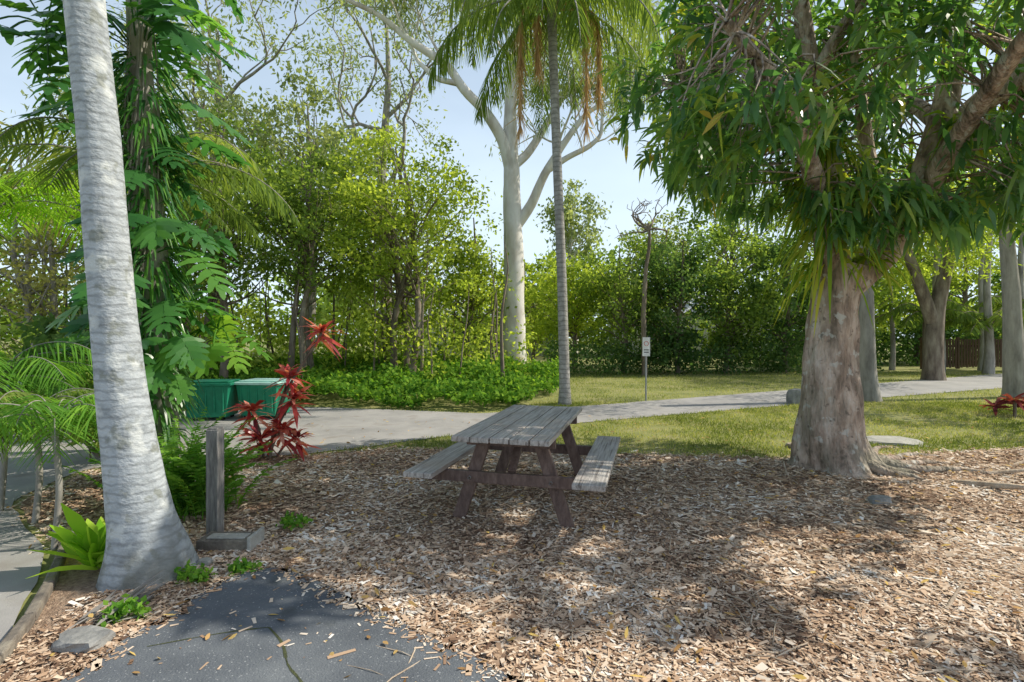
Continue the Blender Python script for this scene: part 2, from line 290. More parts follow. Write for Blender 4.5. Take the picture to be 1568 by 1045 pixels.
# ---------------------------------------------------------------- palm fronds
def frond(mb,base,az,L,e0,e1,nl,ll,lw,hang=.3,mr=0,ml=1,rr=.02,dr=.4,start=.12,sh=None):
    N=16; an=np.linspace(e0,e1,N); h=np.array([math.cos(az),math.sin(az),0]); st=L/N
    P=[np.array(base,float)]
    for a in an: P.append(P[-1]+(h*math.cos(a)+np.array([0,0,math.sin(a)]))*st)
    P=np.array(P); tube(mb,P,np.linspace(rr,rr*.2,len(P)),5,mr,.5)
    t=np.repeat(np.linspace(start,.99,nl),2); side=np.tile([1,-1],nl); f=t*(len(P)-1); i=np.minimum(f.astype(int),len(P)-2); u=(f-i)[:,None]
    B=P[i]*(1-u)+P[i+1]*u; Tn=norm(P[i+1]-P[i]); pr=np.array([-math.sin(az),math.cos(az),0])
    D=side[:,None]*pr*.8+Tn*.5+np.array([0,0,-hang])+rng.normal(size=(len(t),3))*.12
    Ls=ll*(np.sin(np.clip(t*.9+.12,0,1)*math.pi)**.6*.85+.15)*rng.uniform(.85,1.1,len(t))
    s0=rng.random() if sh is None else sh
    leaves(mb,B,D,Ls,lw,dr,((0,.5),(.3,1),(.7,.7),(1,.05)),ml,np.clip(s0*.5+rng.random(len(t))*.5,0,1))
# foreground palm
z=[0,.1,.25,.36,.8,1.27,1.7,2.17,3.07,3.98,5,6.5,8.2]; xs=[-2.53,-2.53,-2.55,-2.58,-2.65,-2.72,-2.77,-2.81,-2.88,-2.98,-3.06,-3.18,-3.3]; rs=[.29,.265,.215,.195,.172,.15,.138,.13,.122,.118,.115,.11,.1]
mb=MB(); Q=resamp(np.stack([xs,np.full(13,3.64),z,rs],1),90); rq=Q[:,3]*(1+.006*np.sin(Q[:,2]*46)); tube(mb,Q[:,:3],rq,32,0,rough=.05,flare=.05)
for i in range(12): frond(mb,(-3.3,3.62,8.3),i*2.4,3.0,R(70-5*i),R(-40-3*i),50,.6,.04,.3,0,1,.03)
o=mb.build('palm_tree',[M_palm,L_palm],origin=(-2.53,3.64,0))
# queen palm (centre)
mb=MB(); Q=resamp([(1.27,12.57,0,.17),(1.27,12.57,.4,.13),(1.2,12.57,3,.115),(1.08,12.57,6,.11),(.98,12.57,8.6,.105),(.95,12.57,9.6,.13)],60); tube(mb,Q[:,:3],Q[:,3],14,0)
for i in range(24):
    e0=R(80-i*4+rng.uniform(-6,6)); frond(mb,(.95,12.57,9.45+.012*i),i*2.399,rng.uniform(3.2,4.3),e0,R(-84),60,.62,.035,.55,0,1,.035,dr=.9)
for q in ((.2,12.3,9.2,2.6),(1.75,12.3,9.4,2.9),(.6,12.2,9.1,1.2),(2.1,12.7,9.3,1.8)):
    c=np.array([(.95,12.57,9.5),(q[0],q[1],q[2]+.3),(q[0]*1.0,q[1],q[2]-q[3]*.5),(q[0],q[1],q[2]-q[3])]); Q=resamp(c,14); tube(mb,Q,np.linspace(.03,.01,14),5,2)
    n=260; t=rng.uniform(.3,1,n); B=np.stack([np.interp(t*13,np.arange(14),Q[:,k]) for k in range(3)],1); leaves(mb,B,np.array([0,0,-1.])+rng.normal(size=(n,3))*.25,rng.uniform(.3,.6,n),.02,.1,mat=2)
mb.build('queen_palm',[M_palm2,L_palm,M_seed],origin=(1.27,12.57,0))
# ---------------------------------------------------------------- generic branching
def grow(mb,p,d,L,r,depth,tips,mat=0,up=.15,wig=.35,kids=(2,3),n=5):
    p=np.array(p,float); d=norm(np.array(d,float)); P=[p.copy()]
    for i in range(4):
        d=norm(d+rng.normal(size=3)*wig*.5+np.array([0,0,up])); p=p+d*L/4; P.append(p.copy())
    tube(mb,P,np.linspace(r,r*.6,5),max(3,n),mat)
    if depth==0: tips.append(p); tips.append(P[2]); return
    for _ in range(rng.integers(kids[0],kids[1]+1)):
        grow(mb,p,d+runit(1)[0]*.85,L*rng.uniform(.6,.85),r*.6,depth-1,tips,mat,up,wig,kids,max(3,n-1))
    if depth>1: grow(mb,P[2],d+runit(1)[0]*1.0,L*.6,r*.5,depth-2,tips,mat,up,wig,kids,max(3,n-1))
# big white eucalypt
mb=MB(); ey=18.9; tips=[]
def limb(pts,n=24,k=12,y=ey):
    Q=resamp([(a,y+b,c,d) for a,b,c,d in pts],n); tube(mb,Q[:,:3],Q[:,3],k,0,rough=.08); return Q
tr=resamp([(.12,ey,0,.5),(.1,ey,.5,.43),(.07,ey,2,.4),(.07,ey,4.4,.36),(.02,ey,5.7,.34),(-.02,ey,7.9,.28),(-.08,ey,9.3,.24),(-.03,ey,10.7,.2),(.15,ey,12.4,.16),(.4,ey,14.5,.1)],60); tube(mb,tr[:,:3],tr[:,3],20,0,rough=.07,flare=.15)
limbs=[limb([(-.02,0,7.6,.24),(-.33,-.2,8.7,.2),(-.92,-.5,9.55,.18),(-1.7,-.8,10.2,.16),(-2.2,-.9,11,.14),(-3.4,-1.2,11.6,.12),(-4.4,-1.4,12.4,.09),(-5.8,-1.5,13.0,.07),(-6.8,-1.5,14,.05)],40),
 limb([(0,0,7.8,.2),(.5,.2,8.2,.16),(.97,.4,8.97,.14),(1.56,.5,10,.11),(2.3,.6,11.2,.09),(3.4,.7,12.6,.05)]),
 limb([(.05,0,5.5,.22),(.35,0,5.9,.2),(.73,-.1,6.4,.17),(1.13,-.3,7.4,.15),(2.0,-.5,8.7,.11),(2.7,-.6,9.6,.08),(4.1,-.7,10,.04)]),
 limb([(1.2,-.3,7.5,.12),(2.0,-.4,8.0,.1),(2.7,-.5,8.3,.09),(3.15,-.5,8.7,.07),(3.2,-.5,9.8,.04)]),
 limb([(-1.9,-.8,10.4,.1),(-2.6,-.9,10.5,.09),(-3.3,-.8,11.2,.07),(-3.8,-.6,12.6,.05)])]
for Q in limbs:
    for f in (.45,.6,.72,.82,.9,1.0):
        q=Q[int(f*(len(Q)-1))]; grow(mb,q[:3],runit(1)[0]*.8+np.array([0,0,.7]),rng.uniform(1.2,1.9),max(.03,q[3]*.4),2,tips)
for f in (.75,.82,.9,1):
    q=tr[int(f*59)]
    for _ in range(2): grow(mb,q[:3],runit(1)[0]+np.array([0,0,.5]),1.8,.07,2,tips)
tp=np.array(tips); tp=tp[tp[:,2]>9.0]
clumps(mb,tp,.7,34,.25,.06,1,hang=1.1)
mb.build('eucalyptus_tree',[M_euc,L_euc],origin=(.12,ey,0))
# branching open-crowned gums behind
def gum(name,x,y,h,seed_dirs,r,spread,lm,nl=42,bm=None):
    mb=MB(); tips=[]; bm=bm or M_barkg
    Q=resamp([(x,y,0,r*1.3),(x+.1,y,h*.25,r),(x-.15,y,h*.5,r*.8),(x+.2,y,h*.75,r*.5),(x+.1,y,h*.9,r*.25)],30); tube(mb,Q[:,:3],Q[:,3],10,0,rough=.1)
    for f,dx,dz in seed_dirs:
        q=Q[int(f*29)]; grow(mb,q[:3],np.array([dx,rng.uniform(-.5,.5),dz]),spread,q[3]*.6,3,tips,0,.1,.5,(2,2),6)
    tips=np.array(tips); clumps(mb,tips,1.0,nl,.26,.09,1,hang=.7); mb.build(name,[bm,lm],origin=(x,y,0))
# ---------------------------------------------------------------- background trees
def bgtree(name,x,y,h,r,hb,lm,nc=90,nl=80,leaf=.12,tr=.12,bm=None,cl=.75,lean=0,ry=None,hang=.1,nt=1,wl=.6,thr=-.15):
    mb=MB(); bm=bm or M_bark; ry=ry or r; leaf*=1.15
    c=np.array([x+lean,y,(h+hb)/2]); rad=np.array([r,ry,(h-hb)/2])
    C=[]
    while len(C)<nc:
        u=runit(1)[0]*rng.random()**.38
        if noise.noise(Vector(u*1.7)+Vector((x,y,0)))>thr: C.append(c+u*rad)
    C=np.array(C)
    for k in range(nt):
        bx=x+rng.normal()*.35*(nt>1); by=y+rng.normal()*.35*(nt>1)
        Q=resamp([(bx,by,0,tr*1.25),(bx+rng.normal()*.15,by,h*.25,tr),(x+lean*.6+rng.normal()*.4,y,h*.55,tr*.7),(x+lean+rng.normal()*.3,y,h*.92,tr*.2)],20)
        tube(mb,Q[:,:3],Q[:,3],8,0,rough=.1)
        for cc in C[rng.random(nc)<.45/nt]:
            zz=min(max((cc[2]*.75-.2),h*.15),h*.9); i=int(np.argmin(abs(Q[:,2]-zz))); q=Q[i]
            mid=(q[:3]+cc)/2+rng.normal(size=3)*.25; pp=resamp([q[:3],mid,cc],7); tube(mb,pp,np.linspace(max(.015,q[3]*.4),.008,7),4,0)
    clumps(mb,C,cl*rng.uniform(.5,1.15,nc),nl,leaf,leaf*wl,1,hang=hang)
    return mb.build(name,[bm,lm],origin=(x,y,0))
BT=[('broadleaf_tree',-3.5,16.5,8.3,2.7,1.9,L_bright,150,75,.13,.1,None,.6,0,None,.1,3),
('broadleaf_tree',-1.6,19.5,6.6,1.7,2.0,L_bright,80,70,.14,.1),
('broadleaf_tree',-6.3,16,7.6,2.2,2.4,L_mid,110,70,.13,.09,None,.6,0,None,.1,3),
('broadleaf_tree',-8.6,15.2,8.6,2.3,2.2,L_mid,110,70,.13,.1,None,.6,0,None,.1,2),
('broadleaf_tree',-10.8,17.5,10.3,3.0,2.5,L_euc,120,65,.15,.12),
('broadleaf_tree',-12.2,13.5,7.0,2.5,1.6,L_dry,100,65,.12,.08,M_barkg,.65,0,None,.1,3),
('broadleaf_tree',-15.5,15.5,7.5,3,1.5,L_mid,90,65,.15,.1),
('broadleaf_tree',-18.5,15,5.5,3,1,L_bright,80,65,.15,.1),
('broadleaf_tree',-5.0,21,9.3,2.8,2.0,L_euc,90,65,.17,.12),
('broadleaf_tree',-8.5,22,12.5,3.0,5.0,L_euc,110,55,.2,.16,M_barkg,.8),
('eucalyptus_tree',4.3,36,12.2,1.8,6.5,L_euc,60,50,.25,.18,M_euc,.9,0,None,.8),
('hedge_tree',5.0,23.5,6.2,1.9,.5,L_mid,90,70,.16,.1),
('hedge_tree',7.3,23,6.4,2.0,.3,L_dark,110,70,.16,.1),
('hedge_tree',9.6,23.5,7.0,2.2,.3,L_mid,110,70,.16,.1),
('hedge_tree',12.3,23.5,6.0,2.2,.3,L_dark,100,70,.16,.1),
('hedge_tree',3.1,26,6.0,1.8,.6,L_bright,90,70,.18,.1),
('broadleaf_tree',11.5,27.5,10.3,3,4,L_mid,80,55,.2,.14),
('broadleaf_tree',8.2,30,8.9,2.2,3,L_euc,70,55,.2,.14),
('broadleaf_tree',1.2,30,6.6,2.6,1,L_bright,80,65,.22,.1),
('broadleaf_tree',16.3,26,8.5,2.6,.6,L_mid,90,60,.18,.12),
('broadleaf_tree',19.5,29,8,2.8,.5,L_bright,80,55,.22,.14),
('broadleaf_tree',24,31,11,3.3,.8,L_mid,80,55,.22,.14),
('broadleaf_tree',28,32,9,3.2,.6,L_bright,80,55,.22,.14),
('broadleaf_tree',33,32,11,3.6,.8,L_dark,80,55,.22,.14),
('broadleaf_tree',38,36,11,4,.8,L_mid,80,55,.22,.14),
]
for t in BT: bgtree(*t)
gum('eucalyptus_tree',-6.1,25,18.5,((.45,-1,.5),(.55,.9,.8),(.6,-.8,1),(.7,-1,.2),(.75,.8,.7),(.85,-.5,1),(.9,.6,1)),.27,3.0,L_euc)
gum('eucalyptus_tree',-12.5,22,16,((.5,-1,.5),(.5,1,.7),(.6,.8,.5),(.7,-1,.6),(.8,.8,.7),(.9,-.5,1)),.25,2.6,L_euc)
# trees beyond the frame on the right: their crowns throw the broken shade
bgtree('broadleaf_tree',7.6,1.9,7.2,2.4,4.6,L_mid,22,60,.17,.12,None,.5,0,None,.1,1,.6,.08)
bgtree('broadleaf_tree',14.5,10.6,7.0,2.4,4.0,L_mid,34,46,.17,.14,None,.6,0,None,.1,1,.6,.04)
# distant mass
mb=MB(); n=400; a=rng.uniform(-1.15,1.15,n); d=rng.uniform(38,56,n); C=np.stack([np.tan(a)*d*.7,d,rng.uniform(.5,1,n)*rng.uniform(2,8.5,n)],1)
clumps(mb,C,2.3,60,.6,.4,0); mb.build('distant_tree_mass',[L_mid])
mb=MB(); n=380; t=rng.random(n); C=np.stack([-17+t*17.5,15+rng.uniform(0,7,n),rng.uniform(.2,2.6,n)],1); clumps(mb,C,.6,50,.16,.09,0); 
for i in range(60):
    x0=-17+17*rng.random(); y0=14.5+8*rng.random(); hh=rng.uniform(3,5.5); Q=[(x0,y0,0)]; xx=x0
    for k in range(5): xx+=rng.normal()*.13; Q.append((xx,y0+rng.normal()*.1,hh*(k+1)/5))
    Q=resamp(Q,12); tube(mb,Q,np.linspace(rng.uniform(.025,.07),.012,12),5,1)
mb.build('understorey_shrubs',[L_bright,M_bark])
mb=MB(); n=240; t=rng.random(n); C=np.stack([1.5+t*15,20.5+rng.uniform(0,3,n)+t*3,rng.uniform(.1,1.3,n)],1); clumps(mb,C,.6,50,.16,.09,0)
n=260; t=rng.random(n); C=np.stack([15+t*24,28+rng.uniform(0,4,n)+t*2,rng.uniform(.1,2.4,n)],1); clumps(mb,C,.9,50,.24,.14,0); mb.build('hedge_shrubs',[L_dark])
mb=MB()
for (px,py,h,r) in ((17.5,21.5,8,.14),(19.3,23.5,8,.12),(20.6,22.6,8,.16),(22.5,25,9,.13),(23.6,24.2,9,.15),(25.4,25.2,9,.13),(18.4,25.3,8,.1),(14.2,22,7,.12)):
    Q=resamp([(px,py,0,r*1.4),(px+.1,py,.8,r),(px-.1,py,h*.5,r*.8),(px+.25,py,h,r*.4)],14); tube(mb,Q[:,:3],Q[:,3],8,0,rough=.1)
    C=np.array([px+.25,py,h-.6])+runit(14)*np.array([1.6,1.4,1.1])*(rng.random((14,1))**.4); clumps(mb,C,.7,50,.22,.12,1)
mb.build('slender_tree_grove',[M_barkg,L_bright])
# dead bare tree
mb=MB(); Q=resamp([(5.45,21.5,0,.12),(5.4,21.5,2.5,.1),(5.5,21.5,4.5,.08),(5.7,21.5,5.6,.065),(5.6,21.5,6.3,.05)],24); tube(mb,Q[:,:3],Q[:,3],7,0,rough=.2)
tt=[]; 
for dd in ((-1,0,.4),(.9,.1,.8),(.2,0,1),(-.4,.2,.9),(1,-.1,.1),(-.8,0,1)): grow(mb,(5.6,21.5,6.0),dd,.95,.05,2,tt,0,.1,.9,(2,2),4)
mb.build('dead_tree',[M_bark],origin=(5.45,21.5,0))
# right mid trees
def simpletree(name,x,y,pts,r0,lm,C,bm=M_barkg,nl=60,leaf=.14,cl=.6,hang=.4):
    mb=MB(); tp=[]
    for p in pts: Q=resamp(p,20); tube(mb,Q[:,:3],Q[:,3],12,0,rough=.1)
    C=np.array(C); clumps(mb,C,cl,nl,leaf,leaf*.3,1,hang=hang); mb.build(name,[bm,lm],origin=(x,y,0))
def rc(c,r,n): return np.array(c)+runit(n)*np.array(r)*(rng.random((n,1))**.4)
simpletree('broadleaf_tree',9.0,13.2,[[(9.05,13.2,0,.27),(9,13.2,.4,.19),(8.95,13.2,2,.17),(9.0,13.2,5.5,.15)]],.2,L_palm,rc((9,13.4,6.6),(1.8,1.8,1.2),34),M_barkg)
simpletree('forked_tree',15.7,19.6,[[(15.8,19.6,0,.4),(15.8,19.6,1.0,.3),(15.9,19.6,2.6,.27),(16.4,19.6,4.6,.2),(16.7,19.6,7,.1)],[(15.8,19.6,2.2,.25),(15.2,19.5,3.6,.2),(14.5,19.5,5.5,.12)]],.3,L_bright,rc((15.6,19.6,6.0),(3,3,2.4),90),M_bark,70,.24,.8)
simpletree('roadside_tree',13.6,14.0,[[(13.5,14,0,.3),(13.45,14,.5,.23),(13.4,14,2.5,.2),(13.2,14,5,.14)]],.3,L_bright,rc((13.4,14,6),(2.2,2.2,1.6),40),M_barkg,60,.18,.6)
# palm fan tufts far right
mb=MB()
for (px,py,pz) in ((21,23,2.2),(24,25,3.0),(19,24,2.6),(26,24,1.6)):
    tube(mb,[(px,py,0),(px,py,pz)],.12,8,0)
    for i in range(14): frond(mb,(px,py,pz),i*2.4,2.2,R(70-i*4),R(-50),26,.6,.07,.3,0,1,.03)
mb.build('palm_grove',[M_bark,L_palm])
# ---------------------------------------------------------------- mango tree
mb=MB(); mx,my=4.05,6.6
Q=resamp([(4.08,my,-.02,.47),(4.07,my,.1,.41),(4.04,my,.35,.38),(4.02,my,.7,.345),(4.0,my,1.28,.29),(4.05,my,1.94,.25),(4.1,my,2.35,.27),(4.14,my,2.55,.25)],80)
tube(mb,Q[:,:3],Q[:,3],72,0,rough=.2,flare=.32)
ML=[[(4.1,6.6,2.2,.22),(3.98,6.55,2.7,.19),(3.92,6.5,3.2,.17),(3.8,6.5,4.2,.14),(3.65,6.5,5.3,.11),(3.5,6.5,6.6,.06)],
[(4.15,6.6,2.25,.24),(4.5,6.62,2.5,.2),(4.85,6.7,2.75,.19),(5.15,6.75,3.2,.18),(5.4,6.8,3.8,.17),(5.62,6.8,4.5,.15),(5.8,6.8,5.5,.12),(5.9,6.8,6.6,.06)],
[(5.5,6.8,4.1,.14),(5.95,6.8,4.6,.13),(6.5,6.7,5.1,.11),(7.3,6.6,5.6,.08),(8.2,6.5,6.0,.05)],
[(3.95,6.5,3.0,.13),(3.4,6.0,3.7,.1),(2.8,5.4,4.2,.08),(2.0,4.9,4.6,.05)],
[(3.85,6.5,3.9,.12),(3.2,7.1,4.7,.09),(2.5,7.6,5.3,.05)],
[(5.2,6.75,3.3,.13),(5.1,5.9,4.0,.1),(4.9,5.0,4.5,.08),(4.8,4.2,4.9,.05)],
[(5.6,6.8,4.4,.12),(5.9,7.8,5.2,.08),(6.2,8.8,5.7,.05)],
[(4.9,6.7,2.9,.1),(4.7,6.9,4.0,.09),(4.6,7,5.4,.06)],
[(3.7,6.5,4.8,.08),(4.2,6.1,5.8,.06),(4.6,5.6,6.4,.04)],
[(5.6,6.8,4.3,.1),(6.2,6.0,4.8,.07),(6.9,5.2,5.0,.04)]]
LP=[]
for l in ML:
    Q=resamp(l,20); tube(mb,Q[:,:3],Q[:,3],12,0,rough=.12); LP.append(Q[4:,:3])
LP=np.concatenate(LP)
C=[]
cen=np.array([4.85,6.6,5.1]); rad=np.array([3.5,3.0,2.0])
while len(C)<1150:
    u=runit(1)[0]*rng.random()**.33; p=cen+u*rad
    if noise.noise(Vector(p*.9))<.0: continue
    if p[2]<3.35+.25*noise.noise(Vector(p)): continue
    if p[0]>p[1]*.64 and p[0]<p[1]*.95 and p[2]<4.8 and p[1]<6.5 and rng.random()<.7: continue   # open underside showing limbs
    C.append(p)
C+=list(rc((2.2,5.0,3.75),(.8,.8,.45),50)); C+=list(rc((3.9,6.0,3.2),(.55,.5,.5),44)); C+=list(rc((6.3,6.2,3.3),(1.2,1.0,.35),40)); C+=list(rc((4.7,5.9,3.1),(.6,.4,.35),24))
C=np.array(C)
for c in C:
    j=np.argmin(((LP-c)**2).sum(1)+ (LP[:,2]>c[2])*.5); q=LP[j]; 
    if rng.random()<.75:
        m=(q+c)/2+rng.normal(size=3)*.12+np.array([0,0,.1]); pp=resamp([q,m,c],6); tube(mb,pp,np.linspace(.018,.006,6),3,0)
m=13; n=len(C)*m; i=np.repeat(np.arange(len(C)),m); out=norm(C-cen)
D=runit(n)+out[i]*.5+np.array([0,0,-.15]); cs=rng.random(len(C))
leaves(mb,C[i]+rng.normal(size=(n,3))*.06,D,rng.uniform(.16,.3,n),rng.uniform(.045,.07,n),rng.uniform(.1,.7,n),((0,.1),(.35,1),(.7,.75),(1,.05)),1,np.clip(cs[i]*.6+rng.random(n)*.4,0,.96)+(rng.random(n)<.02)*.2)
n=330; a=rng.normal(3.6,1.3,n); zc=2.35+rng.random(n)**.8*1.7; B=np.stack([3.95+np.cos(a)*.2,6.5+np.sin(a)*.2,zc],1)
leaves(mb,B,np.stack([np.cos(a),np.sin(a),rng.uniform(-.3,.8,n)],1),rng.uniform(.2,.65,n),rng.uniform(.03,.06,n),rng.uniform(.6,1.7,n),mat=2)
for bc in ((5.1,6.6,3.2),(5.6,6.6,4.3),(3.85,6.35,4.1),(4.45,6.45,2.6)):
    n=40; a=rng.uniform(0,6.28,n); leaves(mb,np.array(bc)+rng.normal(size=(n,3))*.05,np.stack([np.cos(a),np.sin(a)-.3,rng.uniform(-.2,1.,n)],1),rng.uniform(.25,.5,n),.05,rng.uniform(.6,1.5,n),mat=2)
for k in range(9):
    a=-.9+k*.28; r0=.4; Lr=rng.uniform(.6,1.9) if a>-.5 else .6
    Q=resamp([(mx+math.cos(a)*r0,my+math.sin(a)*r0*.9,.10),(mx+math.cos(a)*(r0+.3*Lr),my+math.sin(a)*(r0+.3*Lr),.03),(mx+math.cos(a+.2)*(r0+.7*Lr),my+math.sin(a+.2)*(r0+.7*Lr),.02),(mx+math.cos(a)*(r0+Lr),my+math.sin(a)*(r0+Lr),-.02)],14); tube(mb,Q,np.linspace(.07,.02,14),8,0,rough=.2)
mb.build('mango_tree',[M_mango,L_mango,L_strap],origin=(mx,my,0))
# ---------------------------------------------------------------- vine covered tree, left
mb=MB(); Q=resamp([(-4.0,6,0,.24),(-4.02,6,.5,.18),(-4.08,6,2.1,.14),(-4.19,6,3.6,.12),(-4.27,6,4.9,.11),(-4.35,6,7.0,.09)],50); tube(mb,Q[:,:3],Q[:,3],16,0,rough=.25)
for i in range(26):
    a=rng.uniform(0,6.28); r=rng.uniform(.11,.22); z1=rng.uniform(1.8,6); P=[(-4.05-.04*zz+math.cos(a+zz*.5)*r+rng.normal()*.03,6+math.sin(a+zz*.5)*r,zz) for zz in np.linspace(z1,0,10)]; tube(mb,resamp(P,20),rng.uniform(.006,.016),5,0)
def monstera(mb,p,d,L,mat,sh):
    p=np.array(p,float); d=norm(d); U=norm(np.array([0,-.45,1.])+rng.normal(size=3)*.25+d*.6); s=norm(np.cross(d,U)); 
    k=6; t=np.linspace(.02,.82,k); Pm=p+d*(t*L)[:,None]; Pm[:,2]-=.35*L*t*t
    tip=p+d*L*.95; tip=tip-np.array([0,0,.33*L]); tube(mb,np.vstack([p-d*.35*L,Pm,tip]),.004,3,mat,sh)
    w=np.array([.46,.52,.52,.5,.44,.36])*L
    for sg in (-1,1):
        D=s*sg*np.array([.8,1,1,.95,.8,.45])[:,None]+d*np.array([-.7,-.15,.15,.4,.7,1.1])[:,None]
        leaves(mb,Pm,D,w*rng.uniform(.92,1.08,k),.185*L,.3,((0,1.15),(.5,1.1),(.56,.8),(.85,.62),(1,.12)),mat,sh+rng.random(k)*.06,up=np.tile(U,(k,1)))
def monstera_at(c,n,spread,L0,L1,mat=1):
    for i in range(n):
        a=rng.uniform(0,6.28); d=np.array([math.cos(a),math.sin(a)-.3,rng.uniform(-.8,.2)]); p=np.array(c)+np.array([math.cos(a),math.sin(a),0])*spread*rng.uniform(.5,1)+np.array([0,0,rng.uniform(-1,1)])*spread
        L=rng.uniform(L0,L1); tube(mb,resamp([np.array(c)+(p-np.array(c))*.1,(np.array(c)+p)/2+np.array([0,0,.1]),p],6),.01,4,mat,.4); monstera(mb,p,d,L,mat,rng.random()*.85)
monstera_at((-4.05,5.9,2.6),28,.5,.35,.55); monstera_at((-3.95,5.85,1.9),14,.42,.3,.48); monstera_at((-4.2,5.9,3.5),12,.42,.3,.45)
monstera_at((-4.3,6,4.9),26,.8,.4,.65); monstera_at((-4.3,6,5.8),28,1.0,.4,.65); monstera_at((-3.9,5.8,1.2),9,.4,.28,.42); monstera_at((-4.9,5.9,1.5),10,.4,.3,.5);monstera_at((-5.0,5.6,5.0),14,.5,.4,.6)
monstera_at((-3.55,6.3,1.75),11,.4,.28,.45,2)
n=1300; a=rng.uniform(0,6.28,n); zc=rng.uniform(.4,4.8,n); B=np.stack([-4.05-.04*zc+np.cos(a)*.17,6+np.sin(a)*.17,zc],1)
leaves(mb,B,np.stack([np.cos(a),np.sin(a),rng.uniform(-.3,.8,n)],1),rng.uniform(.15,.4,n),.035,1.2,mat=1)
mb.build('monstera_covered_tree',[M_barkg,L_mon,L_fern],origin=(-4,6,0))
# palms behind, left
def palm(name,x,y,h,nf,L,lm,tr=.09,ll=.5,e1=-60,nl=46,lw=.03):
    mb=MB(); tube(mb,resamp([(x,y,0),(x+.05,y,h*.5),(x,y,h)],10),tr,8,0)
    for i in range(nf): frond(mb,(x,y,h),i*2.399+.3,L*rng.uniform(.85,1.1),R(78-i*60/nf),R(e1),nl,ll,lw,.25,0,1,min(.022,tr*.35))
    return mb.build(name,[M_barkg,lm],origin=(x,y,0))
palm('palm_tree',-5.4,7.6,3.9,17,2.4,L_palm,ll=.55)
palm('palm_tree',-8.2,8.2,3.6,15,2.3,L_lime,ll=.55)
palm('palm_tree',-9.5,13,5.0,15,2.6,L_palm,ll=.6)
palm('young_palm',-3.55,4.05,.95,13,.75,L_fern,.022,.3,-50,34,.012)
palm('young_palm',-4.2,4.6,.9,17,.9,L_palm,.025,.36,-50,36,.014)
palm('young_palm',-4.8,4.9,1.2,15,1.0,L_fern,.025,.36,-50,36,.014)
for (x,y,h,r,lm) in ((-6.9,8.5,2.4,1.0,L_dark),(-5.4,7.0,1.1,.5,L_mid),(-8.8,9.3,1.7,1.0,L_mid)):
    bgtree('garden_shrub',x,y,h,r,.25,lm,34,50,.13,.025,None,.32,nt=2)
def fern(name,x,y,n,h,lm=L_fern):
    mb=MB()
    for i in range(n): frond(mb,(x+rng.normal()*.1,y+rng.normal()*.1,0.02),rng.uniform(0,6.28),h*rng.uniform(.75,1.15),R(rng.uniform(60,86)),R(rng.uniform(-10,45)),30,.085,.03,.05,0,0,.006,dr=.2,start=.05)
    mb.build(name,[lm],origin=(x,y,0))
fern('sword_fern',-2.95,4.75,32,.9); fern('sword_fern',-2.8,4.95,20,.75); fern('sword_fern',-3.2,5.1,24,1.0); fern('sword_fern',-3.5,5.0,20,.9)
def rosette(mb,c,n,L,W,mat,lo=-.1,hi=1.2,dr=.6,prof=((0,.3),(.3,.9),(.65,1),(1,.08))):
    a=rng.uniform(0,6.28,n); D=np.stack([np.cos(a),np.sin(a),rng.uniform(lo,hi,n)],1)
    leaves(mb,np.array(c)+rng.normal(size=(n,3))*.02,D,L*rng.uniform(.7,1.15,n),W,rng.uniform(.3,1,n)*dr,prof,mat)
mb=MB(); rosette(mb,(-2.93,3.68,.05),36,.52,.085,0,.5,2.4,.4); mb.build('birds_nest_fern',[L_lime],origin=(-2.93,3.68,0))
mb=MB()
for b,c in (((-3.35,7.05,0),(-3.5,7.05,.65)),((-3.25,7.0,0),(-3.1,7.0,.4)),((-3.3,7.1,0),(-3.02,7.1,1.1)),((-3.3,7.05,0),(-2.62,7.2,1.7)),((-3.4,7.0,0),(-3.35,6.95,.28)),((-3.3,7.1,0),(-2.98,7.1,.8)),((-3.2,7.1,0),(-2.9,7.0,.3))):
    Q=resamp([b,((b[0]*.7+c[0]*.3),b[1],c[2]*.5),c],10); tube(mb,Q,.018,6,1)
    rosette(mb,c,28,.34,.055,0,-.3,1.5,.5); rosette(mb,(c[0],c[1],c[2]-.08),10,.32,.055,0,-.8,.2,.5)
mb.build('red_cordyline',[L_red,M_bark],origin=(-3.3,7.05,0))
mb=MB(); 
for c in ((10.2,10.6,.35),(10.5,10.8,.2),(9.9,10.7,.2)): rosette(mb,c,24,.4,.07,0,-.2,1.2,.5)
tube(mb,[(10.2,10.6,0),(10.2,10.6,.35)],.03,6,1)
mb.build('red_bromeliad',[leafmat('bromeliad_leaf',[(.12,.03,.03),(.22,.05,.06),(.3,.12,.1)],.3),M_bark],origin=(10.2,10.6,0))
for (x,y,s) in ((-2.15,3.5,.12),(-2.25,3.05,.12),(-1.85,3.62,.1),(-1.9,4.5,.14)):
    mb=MB(); C=rc((x,y,s*.4),(s,s*.8,s*.35),14); clumps(mb,C,.05,14,.045,.03,0); mb.build('ground_weed',[L_fern],origin=(x,y,0))
